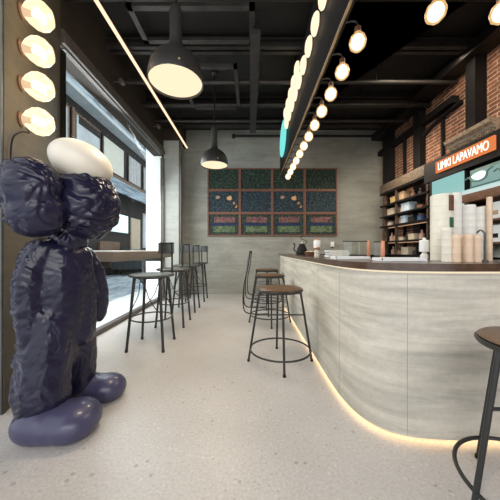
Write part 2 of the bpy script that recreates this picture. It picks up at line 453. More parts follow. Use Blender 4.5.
b = new(); box(b, XF, XF+.08, fy(130), fy(139), fz(.0), fz(.27)); o = obj('doorway', b, 'beige', bl, smooth=False)
b = new(); box(b, XF, XF+.08, fy(142), fy(148.5), fz(.02), fz(.34)); o = obj('doorway', b, 'winpane', bl, smooth=False)
b = new(); box(b, XF, XF+.10, fy(98), fy(118), fz(-.0), fz(.06)); o = obj('shopfront', b, 'facade_wood', bl, smooth=False)
# street bits
def car(y, m, label):
    t = thing('parked_car', label, 'car', (-6.05, y, -.06), 'cars parked across the street')
    b = new(); prof = [(-2.0, .3), (-2.0, .72), (-1.3, .86), (-.8, 1.28), (.7, 1.3), (1.4, .88), (2.0, .75), (2.05, .3)]
    a = [b.verts.new((-.8, p, z)) for p, z in prof]; c = [b.verts.new((.8, p, z)) for p, z in prof]
    for i in range(len(prof)): b.faces.new([a[i], a[(i+1) % 8], c[(i+1) % 8], c[i]])
    b.faces.new(a); b.faces.new(c[::-1]); bmesh.ops.bevel(b, geom=list(b.edges), offset=.06, segments=2, affect='EDGES')
    obj('body', b, m, t, world=False)
    for sy in (-1.25, 1.25):
        for sx in (-.72, .72):
            b = new(); lathe(b, [(0, -.1), (.3, -.1), (.32, -.06), (.32, .06), (.3, .1), (0, .1)], seg=20, M4=Matrix.Translation((sx, sy, .32)) @ Matrix.Rotation(PI/2, 4, 'Y'))
            obj('wheel', b, 'black', t, world=False)
    b = new(); box(b, .79, .815, -.72, .62, .92, 1.2); obj('side_window', b, 'winpane', t, world=False)
car(14.2, 'carpaint', 'dark grey car parked across the street, nearer the camera')
car(19.5, 'carwhite', 'pale silver car parked across the street, farther away')

# ------------------------------------------------------------------ ceiling steelwork and services
def beam_x(y, z, th=.08, h=.12, m='joist', x0=XL, x1=XR):
    b = new(); box(b, x0, x1, y-th, y+th, z, z+.02); box(b, x0, x1, y-.015, y+.015, z, z+h); box(b, x0, x1, y-th, y+th, z+h, z+h+.02)
    return b
for i, y in enumerate([-1.0, .6, 2.2, 3.84, 5.25, 6.2]):
    o = obj('ceiling_joist', beam_x(y, 4.26 if i % 2 else 4.22), 'joist_light' if i % 2 else 'joist', smooth=False)
    tag(o, 'dark steel ceiling joist, %s from the back wall' % ORD[5-i], 'joist', 'steel ceiling joists')
for i, (y, z, r) in enumerate([(4.35, 4.12, .035), (5.0, 4.1, .05), (5.7, 4.14, .03), (2.9, 4.12, .03)]):
    b = new(); tube(b, [(XL, y, z), (XR, y, z)], r, 10)
    for xx in (-1.6, .2, 2.2):
        tube(b, [(xx, y, z), (xx, y, CZ)], .008, 6)
    tag(obj('ceiling_pipe', b, 'joist_light' if i % 2 == 0 else 'joist'), ['thin pipe crossing under the ceiling beside the pendant chain of the far lamp', 'thick dark pipe crossing the ceiling before the back wall', 'thinnest pipe crossing the ceiling close to the back wall', 'thin pipe crossing the ceiling above the near pendant lamp'][i], 'pipe')
def tray(x0, x1, y0, y1, z, wd, label, bars=True, m='joist_light'):
    b = new()
    box(b, x0, x0+wd, y0, y1, z, z+.05); box(b, x1-wd, x1, y0, y1, z, z+.05)
    box(b, x0, x1, y0, y0+wd, z, z+.05); box(b, x0, x1, y1-wd, y1, z, z+.05)
    for xx in (x0+.03, x1-.03):
        for yy in (y0+.03, y1-.03): tube(b, [(xx, yy, z+.03), (xx, yy, CZ)], .008, 6)
    tag(obj('ceiling_frame', b, m, smooth=False), label, 'ceiling frame')
tray(-1.52, .06, 3.05, 3.62, 4.18, .07, 'rectangular dark steel frame hung under the ceiling above the near pendant')
tray(-1.16, -.2, 3.9, 5.1, 4.06, .06, 'long dark steel frame hung between the two pendants')
b = new(); box(b, .0, .14, 3.3, 6.1, 4.05, 4.12); 
for yy in (3.4, 4.7, 6.0): tube(b, [(.07, yy, 4.1), (.07, yy, CZ)], .01, 6)
tag(obj('cable_tray', b, 'joist_light', smooth=False), 'straight dark cable tray running toward the back wall', 'cable tray')
b = new(); tube(b, [(-.45, 6.74, 4.27), (3.4, 6.74, 4.27)], .03, 8); box(b, -.48, -.40, 6.7, 6.8, 4.23, 4.31)
tag(obj('wall_conduit', b, 'joist'), 'dark conduit running along the top of the back wall', 'conduit')
# wall brackets on the header
for i, (x, y) in enumerate([(157.6, 126.5), (121, 82)]):
    Y = [5.6, 4.0][i]; p = (XL+.12, Y, CAMZ+(250-y)*Y/250)
    t = thing('wall_spotlight', ['small pale wall spotlight above the window, nearer the back wall', 'small pale wall spotlight above the window, farther from the back wall'][i], 'spotlight', p)
    b = new(); lathe(b, [(0, -.04), (.035, -.04), (.045, .03), (.035, .045), (0, .045)], seg=20, M4=Matrix.Translation(p) @ Matrix.Rotation(-PI/2, 4, 'X')); obj('lamp_head', b, 'headtrim', t)
    b = new(); tube(b, [(XL, Y, p[2]), (p[0], Y, p[2])], .014, 8); obj('arm', b, 'headtrim', t)

# LED line light
b = new(); box(b, -1.665, -1.635, 1.9, 6.56, 3.885, 3.93)
t = thing('linear_light', 'long thin glowing line light hung along the window side', 'line light', (-1.65, 4.2, 3.86))
obj('housing', b, 'joist', t, smooth=False)
b = new(); box(b, -1.67, -1.63, 1.9, 6.56, 3.868, 3.885); obj('diffuser', b, 'led', t, smooth=False)
for yy in (2.2, 4.2, 6.3):
    b = new(); tube(b, [(-1.65, yy, 3.93), (-1.65, yy, CZ)], .004, 6); obj('suspension_wire', b, 'black', t)

# ------------------------------------------------------------------ pendants
def pendant():
    t = thing('pendant_lamp', 'large black dome pendant lamp nearest the camera, glowing warm', 'pendant lamp', (0, 0, 0), 'black dome pendant lamps')
    prof = [(.25, 0), (.252, .03), (.245, .09), (.225, .16), (.185, .225), (.13, .27), (.085, .295), (.065, .33), (.058, .40), (.056, .55), (.06, .66), (.05, .70), (.025, .73), (0, .74)]
    inner = [(.0, .735), (.04, .69), (.05, .4), (.06, .31), (.12, .255), (.175, .21), (.215, .15), (.235, .09), (.242, .03), (.243, .002), (.25, 0)]
    b = new(); lathe(b, prof, seg=48); lathe(b, inner[-9:], seg=48); obj('shade', b, 'lamp_black', t, world=False)
    b = new(); lathe(b, [(0, .018), (.239, .018), (.241, .03), (0, .05)], seg=48); obj('diffuser', b, 'diffuser', t, world=False)
    b = new(); tube(b, [(0, 0, .72), (0, 0, CZ-2.75)], .012, 8); obj('cord', b, 'black', t, world=False)
    b = new(); lathe(b, [(0, CZ-2.75), (.06, CZ-2.75), (.06, CZ-2.78), (.02, CZ-2.81), (0, CZ-2.81)], seg=24); obj('ceiling_rose', b, 'lamp_black', t, world=False)
    b = new(); ball(b, (.095, -.226, .06), .013, 2); obj('knob', b, 'brass', t, world=False)
    return t
p1 = pendant(); p1.location = (-.69, 2.33, 2.75)
p2 = dup(p1, (-.655, 4.6, 2.75), 'black dome pendant lamp farther from the camera, hanging before the wall pictures')
for p in (p1, p2):
    l = bpy.data.lights.new('pendant_light', 'AREA'); l.shape = 'DISK'; l.size = .42; l.energy = 22; l.color = (1, .84, .62)
    o = bpy.data.objects.new('pendant_light', l); COL.objects.link(o); o.location = (p.location.x, p.location.y, 2.755)
    

# ------------------------------------------------------------------ pictures
PX = [207.5, 239.8, 272.2, 304.6, 337]; PY = [168.2, 190.3, 213.2, 236]
names = [['dim dark green', 'green and tan', 'dark green', 'plain dark green'],
         ['navy picture with one yellow patch', 'blue-green picture without patches', 'black picture with two orange patches', 'teal-green picture without patches'],
         ['pale-banded picture', 'pale-banded picture', 'pale-banded picture', 'pale-banded picture']]
colw = ['leftmost', 'second from left', 'third from left', 'rightmost']
roww = ['top row', 'middle row', 'bottom row']
for r in range(3):
    for c in range(4):
        x0, _, z1 = px(PX[c], PY[r], YB-.03); x1, _, z0 = px(PX[c+1], PY[r+1], YB-.03)
        cx, cz = (x0+x1)/2, (z0+z1)/2; hw, hh = (x1-x0)/2-.002, (z1-z0)/2-.002
        what = (names[r][c]+' circuit-patterned picture') if r == 0 else (names[r][c] if r == 1 else 'picture with pink band over green band')
        t = thing('framed_picture', '%s, %s in the %s' % (what, colw[c], roww[r]), 'picture', (cx, YB, cz), 'framed pictures in a grid on the back wall')
        b = new(); f = .03
        box(b, cx-hw, cx+hw, YB-.05, YB, cz+hh-f, cz+hh); box(b, cx-hw, cx+hw, YB-.05, YB, cz-hh, cz-hh+f)
        box(b, cx-hw, cx-hw+f, YB-.05, YB, cz-hh+f, cz+hh-f); box(b, cx+hw-f, cx+hw, YB-.05, YB, cz-hh+f, cz+hh-f)
        obj('frame', b, 'frame_wood', t, smooth=False)
        b = new(); box(b, cx-hw+f, cx+hw-f, YB-.022, YB-.002, cz-hh+f, cz+hh-f)
        obj('canvas', b, m_art(r, c+4*r, r == 1 and c in (0, 2)), t, smooth=False)
b = new(); box(b, 2.19, 2.28, 6.76, 6.80, 1.29, 1.42, .008)
t = thing('wall_thermostat', 'small white wall control on the back wall above the bar', 'wall control', (2.235, 6.8, 1.28)); obj('casing', b, 'white', t)
b = new(); box(b, 2.21, 2.26, 6.77, 6.80, 1.26, 1.29); obj('cap', b, 'black', t)

# ------------------------------------------------------------------ bar
outer = [(.71, 5.9), (.71, 4.5), (.71, 3.2), (.71, 2.6), (.712, 2.2), (.73, 1.93), (.79, 1.72), (.92, 1.59), (1.15, 1.535), (1.5, 1.53), (2.2, 1.53), (3.0, 1.53)]
path = [(p.x, p.y) for p in smoothpath([(x, y, 0) for x, y in outer], 6)]
def off(path, d):
    res = []
    for i, p in enumerate(path):
        a = V(path[max(0, i-1)]); b_ = V(path[min(len(path)-1, i+1)]); t = (b_-a).normalized()
        res.append((p[0]-t.y*d, p[1]+t.x*d))   # positive d = inwards (towards staff side)
    return res
inn = [(3.0, 2.13), (1.75, 2.13), (1.45, 2.25), (1.33, 2.5), (1.31, 2.8), (1.31, 5.9)]
bar = thing('bar_counter', 'long curved pale concrete bar with a dark wooden top', 'bar counter', (1.0, 3.5, 0))
b = new(); prism(b, path+inn, .036, 1.055); obj('body', b, 'bar', bar)
b = new(); prism(b, off(path, .05)+inn, 0, .036); obj('plinth', b, 'pale', bar, smooth=False)
b = new(); prism(b, off([(.71, 5.93)]+path[1:], -.03)+inn[:-1]+[(1.31, 5.93)], 1.07, 1.118)
obj('countertop', b, 'top', bar)
b = new(); prism(b, off(path, .035)+inn, 1.055, 1.07); obj('lip', b, 'black', bar)
b = new(); strip(b, path, -.003, .028, .052, -.012+.0); 
o = None
b.free()
def band(path, d0, d1, z0, z1):
    b = new(); A = off(path, d0); B_ = off(path, d1); prism(b, A+B_[::-1], z0, z1); return b
obj('toe_light', band(path, .010, .034, .031, .0358), 'led_toe', bar, smooth=False)
obj('lip_light', band(path, -.004, .004, 1.056, 1.068), 'led_lip', bar, smooth=False)
# seams in the concrete cladding
acc = 0
for i in range(1, len(path)):
    a, c = V(path[i-1]), V(path[i]); acc += (c-a).length
    if acc > .55 and i < len(path)-2:
        acc = 0; t_ = (c-a).normalized(); n_ = V((t_.y, -t_.x))
        q = c + n_*(-.001)
        b = new(); tube(b, [(q.x, q.y, .036), (q.x, q.y, 1.05)], .0022, 6); obj('seam', b, 'seam', bar)

# ------------------------------------------------------------------ bar-top objects
TZ = 1.119
def at_bar(xpx, Y): return ((xpx-250)*Y/250, Y)
# black bell-shaped kettle-like object with curved wire
x, y = at_bar(302, 4.6)
t = thing('gooseneck_kettle', 'small black gooseneck kettle at the far end of the bar', 'kettle', (x, y, TZ))
b = new(); lathe(b, [(0, 0), (.10, 0), (.105, .02), (.085, .10), (.055, .17), (.05, .19), (0, .2)]); obj('body', b, 'black', t, world=False)
b = new(); tube(b, smoothpath([(-.09, 0, .04), (-.15, 0, .09), (-.13, 0, .17), (-.16, 0, .21)]), .01, 8); obj('spout', b, 'black', t, world=False)
b = new(); tube(b, smoothpath([(.05, 0, .18), (.09, 0, .24), (.0, 0, .28), (-.03, 0, .32), (.03, 0, .34)]), .006, 8); obj('handle', b, 'black', t, world=False)
b = new(); ball(b, (0, 0, .215), .016, 2); obj('knob', b, 'white', t, world=False)
x, y = at_bar(311, 3.9)
t = thing('serving_basket', 'low brown basket on the bar between kettle and white candle jar', 'basket', (x, y, TZ))
b = new(); lathe(b, [(0, 0), (.085, 0), (.105, .055), (.095, .055), (.08, .012), (0, .012)]); obj('bowl', b, 'brownwood', t, world=False)
b = new()
for k in range(7):
    a = k*2.4; ball(b, (.05*math.cos(a)*(k % 2+.3), .05*math.sin(a)*(k % 2+.3), .045), .022, 2)
o = obj('sachets', b, 'kraft', t, world=False); o['kind'] = 'stuff'
x, y = at_bar(317, 3.1)
t = thing('candle_jar', 'white candle jar with copper lid on a rosy foot, standing on the bar', 'candle jar', (x, y, TZ-.001))
b = new(); lathe(b, [(0, 0), (.033, 0), (.035, .02), (.028, .03), (.034, .05), (.028, .075), (.02, .09), (0, .09)]); obj('foot', b, 'pale', t, world=False)
b = new(); lathe(b, [(0, .09), (.03, .09), (.044, .105), (.04, .115), (0, .115)]); obj('collar', b, 'copper', t, world=False)
b = new(); lathe(b, [(0, .115), (.038, .115), (.042, .125), (.042, .19), (.038, .2), (0, .2)]); obj('glass', b, 'white', t, world=False)
b = new(); lathe(b, [(0, .2), (.03, .2), (.03, .215), (0, .218)]); obj('lid', b, 'copper', t, world=False)
# stacks of napkins/books
x0, y0 = at_bar(327, 2.75); x1, _ = at_bar(347, 2.75)
for k, (h0, h1, dx) in enumerate([(0, .028, 0), (.0285, .056, .008), (.0565, .08, -.004)]):
    t = thing('stacked_book', 'white-covered book in the stack on the bar, %s' % ['bottom of the three', 'middle of the three', 'top of the three'][k], 'book', ((x0+x1)/2, 2.75, TZ+h0), 'white books stacked on the bar')
    b = new(); box(b, x0+dx, x1+dx, 2.68, 2.84, TZ+h0, TZ+h0+.004); box(b, x0+dx, x1+dx, 2.68, 2.84, TZ+h1-.004, TZ+h1); box(b, x0+dx, x0+dx+.004, 2.68, 2.84, TZ+h0, TZ+h1); obj('cover', b, 'white', t, smooth=False)
    b = new(); box(b, x0+dx+.004, x1+dx-.006, 2.685, 2.835, TZ+h0+.004, TZ+h1-.004); obj('pages', b, 'cream', t, smooth=False)
def tray_obj(xa, xb, Y, dep, label, h=.022):
    x0, _ = at_bar(xa, Y); x1, _ = at_bar(xb, Y)
    t = thing('serving_tray', label, 'tray', ((x0+x1)/2, Y+dep/2, TZ))
    b = new(); box(b, x0, x1, Y, Y+dep, TZ, TZ+.008, .002); obj('base', b, 'white', t)
    b = new(); box(b, x0, x1, Y, Y+.006, TZ+.008, TZ+h); box(b, x0, x1, Y+dep-.006, Y+dep, TZ+.008, TZ+h); box(b, x0, x0+.006, Y, Y+dep, TZ+.008, TZ+h); box(b, x1-.006, x1, Y, Y+dep, TZ+.008, TZ+h); obj('rim', b, 'white', t, smooth=False)
tray_obj(336, 371, 2.22, .16, 'flat white tray on the bar in front of the book stack')
tray_obj(382, 428, 1.80, .15, 'flat white tray on the bar left of the paper cups', .024)
def screen(xa, xb, Y, ht, label):
    x0, _ = at_bar(xa, Y); x1, _ = at_bar(xb, Y)
    t = thing('counter_screen', label, 'screen', (x1, Y, TZ))
    b = new(); box(b, x1-.014, x1+.014, Y-.012, Y+.012, TZ, TZ+ht, .002); obj('post', b, 'copper', t)
    b = new(); box(b, x0, x1-.014, Y-.003, Y+.003, TZ+.0, TZ+ht-.012); obj('pane', b, 'clear', t, smooth=False)
    b = new(); box(b, x0, x1-.014, Y-.006, Y+.006, TZ+ht-.012, TZ+ht-.004); obj('top_rail', b, 'black', t, smooth=False)
screen(343, 368.5, 2.5, .175, 'clear counter screen with copper post on the bar, behind the flat tray')
screen(374, 382.5, 2.05, .155, 'narrow clear counter screen with copper post behind the left end of the second tray')
x, y = at_bar(424.3, 2.04)
t = thing('white_canister', 'small white canister on a round white base beside the tall paper cups', 'canister', (x, y, TZ))
b = new(); lathe(b, [(0, 0), (.026, 0), (.03, .015), (.028, .04), (.016, .055), (.016, .065), (0, .065)]); obj('base', b, 'paperwhite', t, world=False)
b = new(); lathe(b, [(0, .065), (.034, .066), (.036, .075), (.036, .155), (.03, .162), (.012, .165), (.012, .18), (0, .182)]); obj('canister', b, 'white', t, world=False)
# cup stacks
def cup_stack(name, xpx, Y, r, h, m, label, cards=None, group='paper cup stacks on the bar'):
    x = (xpx-250)/250*Y
    t = thing(name, label, 'cup stack', (x, Y, TZ), group)
    prof = [(0, 0), (r, 0), (r*1.02, .004), (r*.985, .012)]
    n = int(h/.045) if name == 'paper_cup_stack' else 0
    z = .012
    b = new()
    while z < h-.02:
        z2 = min(h-.012, z+.05); prof += [(r*.985, z2-.006), (r*1.015, z2-.004), (r*1.015, z2), (r*.985, z2+.001)]; z = z2+.001
    prof += [(r*.97, h-.003), (r*.9, h), (0, h)]
    lathe(b, prof, seg=32); obj('cups', b, m, t, world=False)
    if cards:
        for (dz, ww, hh, cm) in cards:
            b = new(); fr = 1.04
            a0, a1 = -PI/2-ww/2+.35, -PI/2+ww/2+.35
            pts = [(r*fr*math.cos(a0+(a1-a0)*k/8), r*fr*math.sin(a0+(a1-a0)*k/8)) for k in range(9)]
            pin = [(q[0]*.97, q[1]*.97) for q in pts]
            prism(b, pts+pin[::-1], dz, dz+hh); obj('sleeve_card', b, cm, t, world=False)
    return t
cup_stack('cup_tower', 441.5, 1.93, .073, .505, 'cream', 'widest tall cream cup tower, with brown and green cards on it', [(.375, .75, .115, 'brownwood'), (.25, .6, .075, 'green')])
cup_stack('paper_cup_stack', 446.5, 1.73, .031, .235, 'cream', 'short cream cup stack in front of the wide cream tower')
cup_stack('cup_tower', 455.3, 1.98, .041, .53, 'paperwhite', 'tallest slim white cup tower, right of the wide cream one', [(.05, .7, .08, 'green')])
cup_stack('cup_tower', 468.5, 1.95, .045, .43, 'paperwhite', 'medium white cup tower behind the kraft cups', [(.13, .6, .03, 'green')])
cup_stack('cup_tower', 481.5, 1.93, .046, .41, 'paperwhite', 'white cup tower right of the kraft cups, behind the slim steel tap')
cup_stack('cup_tower', 489.4, 1.86, .018, .475, 'kraft', 'very thin tall beige tower of lids at the right end')
for k, (a, lab) in enumerate([(456, 'first kraft paper cup stack from the left'), (461.9, 'narrow second kraft paper cup stack from the left'), (468, 'third kraft paper cup stack from the left'), (476.3, 'rightmost kraft paper cup stack')]):
    cup_stack('paper_cup_stack', a, [1.70, 1.78, 1.70, 1.71][k], [.028, .026, .029, .029][k], [.185, .185, .187, .18][k], 'kraft', lab, None, 'kraft paper cup stacks')
x, y = at_bar(484.8, 1.72)
t = thing('water_tap', 'slim steel tap in front of the right-hand white cup tower', 'tap', (x, y, TZ))
b = new(); lathe(b, [(0, 0), (.02, 0), (.02, .01), (.008, .016), (0, .016)]); obj('base', b, 'grey_metal', t, world=False)
b = new(); tube(b, [(0, 0, .01), (0, 0, .2)], .007, 10); tube(b, smoothpath([(0, 0, .195), (0, .03, .22), (0, .06, .205)]), .006, 8); obj('spout', b, 'grey_metal', t, world=False)

# ------------------------------------------------------------------ marquee
mq = thing('marquee_board', 'long dark hanging marquee board that curves over the bar, with brass rod', 'marquee', (.78, 3.9, 3.04))
mp_ = [(.75, 6.25), (.75, 4.5), (.75, 3.0), (.75, 2.3), (.75, 1.9), (.76, 1.72), (.85, 1.58), (1.05, 1.53), (2.2, 1.53), (3.3, 1.53)]
mpath = [(p.x, p.y) for p in smoothpath([(x, y, 0) for x, y in mp_], 5)]
obj('board', band(mpath, 0, .03, 3.04, 4.12), 'black', mq)
b = new(); tube(b, [(p[0], p[1], 3.04) for p in off(mpath, -.004)], .012, 8); obj('brass_rod', b, 'brass', mq)
for q in ((.765, 6.0), (.765, 4.2), (.765, 2.4), (2.2, 1.55)):
    b = new(); tube(b, [(q[0], q[1], 4.1), (q[0], q[1], CZ)], .012, 8); obj('hanger', b, 'black', mq)
def marquee_bulb():
    t = thing('marquee_bulb', 'x', 'light bulb', (0, 0, 0), 'globe bulbs hanging along the bar side of the marquee')
    b = new(); lathe(b, [(0, -.068), (.03, -.062), (.053, -.036), (.06, 0), (.05, .035), (.03, .06), (.022, .075), (0, .076)], seg=24)
    for v in b.verts: v.co.x *= 1.12; v.co.y *= 1.12; v.co.z = v.co.z*1.06 if v.co.z < .04 else v.co.z
    gb = obj('globe', b, 'bulb_halo', t, world=False)  # outer shell carries the imitated halo
    b = new(); lathe(b, [(0, -.058), (.028, -.052), (.046, -.03), (.052, 0), (.043, .03), (.024, .052), (0, .058)], seg=24); obj('glowing_core', b, 'bulb', gb, world=False)
    b = new(); lathe(b, [(0, .075), (.024, .075), (.026, .09), (.024, .12), (.012, .13), (0, .13)], seg=16); obj('socket', b, 'brownwood', t, world=False)
    return t
mb = marquee_bulb()
# arm differs for straight run and for the curve
b = new(); tube(b, smoothpath([(0, 0, .125), (-.01, 0, .16), (-.05, 0, .17), (-.105, 0, .155)]), .008, 8); arm = obj('arm', b, 'dark_metal', mb, world=False)
Zb = 2.905
for k in range(12):
    Y = 5.8-.341*k
    lab = 'glowing globe bulb under the marquee, %s counted from the far end' % ORD[k]
    if k == 0: mb.location = (.882, Y, Zb); mb['label'] = lab
    else: dup(mb, (.882, Y, Zb), lab)
for k, (x, y) in enumerate([(1.33, 1.79), (1.80, 1.79)]):
    o = dup(mb, (x, y, Zb), ['glowing globe bulb under the marquee, first after the curve', 'glowing globe bulb under the marquee, at the right edge of the photo', 'glowing globe bulb beyond the right edge of the photo'][k], rz=PI/2)
    o.location.z = Zb; 
    for ch in o.children:
        if ch.name.startswith('arm'): ch.scale = (2.0, 1, 1)
    o.rotation_euler = (0, 0, PI/2)
def face_bulb():
    t = thing('marquee_bulb', 'x', 'light bulb', (0, 0, 0), 'globe bulbs on the window side of the marquee')
    b = new(); T = Matrix.Rotation(PI/2, 4, 'Y')
    lathe(b, [(0, -.035), (.06, -.031), (.092, -.017), (.108, .003), (.10, .022), (.05, .034), (0, .036)], seg=32, M4=T); obj('globe', b, 'bulb_face', t, world=False)
    b = new(); lathe(b, [(0, .033), (.04, .033), (.045, .05), (0, .05)], seg=20, M4=T); obj('socket', b, 'brownwood', t, world=False)
    return t
fb = face_bulb(); first = True
for row, (Z, Y0, n) in enumerate([(2.44, 2.1, 10), (2.71, 3.75, 5)]):
    for k in range(n):
        lab = 'glowing bulb on the window-side face of the marquee, %s row, %s from the near end' % (['lower', 'upper'][row], ORD[k])
        loc = (.70, Y0+.30*k, CAMZ+Z)
        if first: fb.location = loc; fb['label'] = lab; first = False
        else: dup(fb, loc, lab)
t = thing('cyan_disc_light', 'round cyan light disc on the far end of the marquee board', 'disc light', (.75, 5.38, 3.22))
T = Matrix.Translation((.705, 5.38, 3.59)) @ Matrix.Rotation(PI/2, 4, 'Y') @ Matrix.Scale(1.32, 4, (0, 1, 0))
b = new(); lathe(b, [(0, -.012), (.345, -.012), (.36, 0), (.35, .012), (0, .012)], seg=48, M4=T); obj('diffuser', b, 'cyan', t)
T2 = Matrix.Translation((.73, 5.38, 3.59)) @ Matrix.Rotation(PI/2, 4, 'Y')
b = new(); lathe(b, [(0, -.02), (.2, -.02), (.2, .016), (0, .016)], seg=32, M4=T2); obj('backing', b, 'black', t)

# ------------------------------------------------------------------ pillar lamps
n_ = V((1.03, .37, 0)).normalized()
def globe_lamp():
    t = thing('globe_wall_lamp', 'x', 'wall lamp', (0, 0, 0), 'globe lamps in a column on the pillar')
    R = Matrix.Rotation(math.atan2(n_.y, n_.x), 4, 'Z') @ Matrix.Rotation(PI/2, 4, 'Y')
    b = new(); lathe(b, [(0, .005), (.03, .005), (.04, .02), (.085, .06), (.118, .11), (.125, .155), (.112, .2), (.07, .245), (0, .262)], seg=32, M4=R @ Matrix.Scale(.88, 4)); obj('globe', b, 'globe_glass', t, world=False)
    b = new(); lathe(b, [(0, -.01), (.06, -.01), (.06, .012), (.03, .02), (.022, .075), (0, .08)], seg=20, M4=R); obj('socket', b, 'brownwood', t, world=False)
    b = new()
    for k in range(5):
        a = k*PI/5; pts = [R @ V((.045*math.cos(a)*s*.9, .045*math.sin(a)*s*.9, z)) for s, z in ((.2, .07), (.7, .13), (.35, .17), (0, .13), (-.35, .17), (-.7, .13), (-.2, .07))]
        tube(b, smoothpath(pts, 4), .004, 6)
    obj('filament', b, 'filament', t, world=False)
    b = new(); tube(b, [R @ V((0, 0, .07)), R @ V((0, 0, .15))], .013, 8); obj('stem', b, 'copper', t, world=False)
    return t
gl = globe_lamp()
pp = V((-1.878, 2.046, 0))
for k, y in enumerate([122, 87, 52, 16, -20]):
    z = CAMZ+(250-y)*2.09/250+.03
    lab = 'large glowing clear globe lamp on the left pillar, %s' % ['lowest of the column', 'second from the bottom', 'third from the bottom', 'fourth from the bottom', 'topmost, cut by the photo edge'][k]
    loc = (pp.x, pp.y, z-.03)
    if k == 0: gl.location = loc; gl['label'] = lab
    else: dup(gl, loc, lab)
for k in range(4):
    l = bpy.data.lights.new('globe_light', 'POINT'); l.energy = 2.2; l.color = (1, .8, .52); l.shadow_soft_size = .1
    o = bpy.data.objects.new('globe_light', l); COL.objects.link(o); q = pp+n_*.40; o.location = (q.x, q.y, 2.3+.3*k)
b = new(); q0 = pp+n_*.01; tube(b, smoothpath([(q0.x+.03, q0.y+.01, 2.20), (q0.x+.06, q0.y, 2.16), (q0.x+.07, q0.y-.08, 2.13), (q0.x+.075, q0.y-.16, 2.04), (q0.x+.078, q0.y-.18, 1.85)]), .006, 6)
tag(obj('lamp_cable', b, 'black'), 'thin dark cable curving below the lowest pillar lamp', 'cable')

# ------------------------------------------------------------------ window ledge
lg = thing('window_ledge', 'long grey-brown ledge counter running along the window', 'ledge', (-1.9, 4, 0))
b = new(); box(b, XL+.04, -1.60, 2.95, 5.1, 1.06, 1.175, .006); obj('slab', b, mat('ledge', (.20, .17, .15), .4, 0, .15, 5), lg)
b = new(); box(b, XL+.04, -1.61, 2.95, 5.09, 1.175, 1.19, .003); obj('top_sheet', b, 'white', lg)
for yy in (3.05, 4.95):
    b = new(); box(b, XL+.04, -1.70, yy-.025, yy+.025, .98, 1.06); box(b, XL+.041, XL+.09, yy-.025, yy+.025, .55, .98); obj('bracket', b, 'grey_metal', lg, smooth=False)

# ------------------------------------------------------------------ left metal stools
def bistro_stool():
    t = thing('metal_bar_stool', 'x', 'bar stool', (0, 0, 0), 'grey metal stools along the window ledge')
    b = new(); lathe(b, [(0, .882), (.20, .882), (.262, .872), (.27, .878), (.272, .893), (.262, .902), (.2, .898), (.12, .894), (0, .893)], seg=48); obj('seat', b, 'grey_metal', t, world=False)
    for sx in (-1, 1):
        for sy in (-1, 1):
            b = new(); tube(b, [(sx*.15, sy*.15, .875), (sx*.17, sy*.17, .62), (sx*.215, sy*.215, .02)], .020, 8, r1=.016)
            lathe(b, [(0, 0), (.019, 0), (.019, .025), (0, .03)], sx*.216, sy*.216, 12)
            obj('leg', b, 'stool_metal', t, world=False)
    b = new(); tube(b, circle(0, 0, .36, .245, 48), .009, 8, closed=True); obj('foot_ring', b, 'stool_metal', t, world=False)
    b = new(); tube(b, circle(0, 0, .862, .19, 40), .01, 8, closed=True); obj('seat_ring', b, 'stool_metal', t, world=False)
    for k in range(4):
        a = k*PI/2
        R = Matrix.Rotation(a, 3, 'Z')
        pts = [R @ V(p) for p in ((.195, .195, .44), (.19, .12, .50), (.165, .03, .62), (.16, 0, .70), (.165, -.03, .78), (.15, -.10, .86))]
        b = new(); tube(b, smoothpath(pts, 4), .006, 6); obj('brace', b, 'stool_metal', t, world=False)
    # backrest on +x side
    def arc(r, z, a0, a1, n=12): return [(r*math.cos(a0+(a1-a0)*i/n), r*math.sin(a0+(a1-a0)*i/n), z) for i in range(n+1)]
    b = new(); A = arc(.27, 0, -.62, .62); B_ = arc(.255, 0, -.62, .62)
    prism(b, [(p[0], p[1]) for p in A]+[(p[0], p[1]) for p in B_[::-1]], 1.15, 1.30); obj('backrest', b, 'grey_metal', t, world=False)
    for s in (-1, 1):
        a = .42*s
        b = new(); tube(b, [(.255*math.cos(a), .255*math.sin(a), .885), (.25*math.cos(a), .25*math.sin(a), 1.28)], .012, 8); obj('back_post', b, 'stool_metal', t, world=False)
    return t
bs = bistro_stool()
bl_ = ['grey metal bar stool by the window ledge, nearest the camera', 'grey metal bar stool by the window, second from the camera', 'grey metal bar stool by the window, third from the camera', 'grey metal bar stool by the window, nearest the back wall']
for k, (x, y, rz) in enumerate([(-1.235, 3.15, -.15), (-1.24, 4.07, .05), (-1.27, 5.0, -.05), (-1.275, 6.0, .03)]):
    if k == 0: bs.location = (x, y, 0); bs.rotation_euler = (0, 0, 0); bs['label'] = bl_[0]
    else: o = dup(bs, (x, y, 0), bl_[k], 0)
    for ch in (bs if k == 0 else o).children:
        if ch.name.startswith('back'): ch.rotation_euler = (0, 0, math.radians([58, 48, 48, 50][k]))

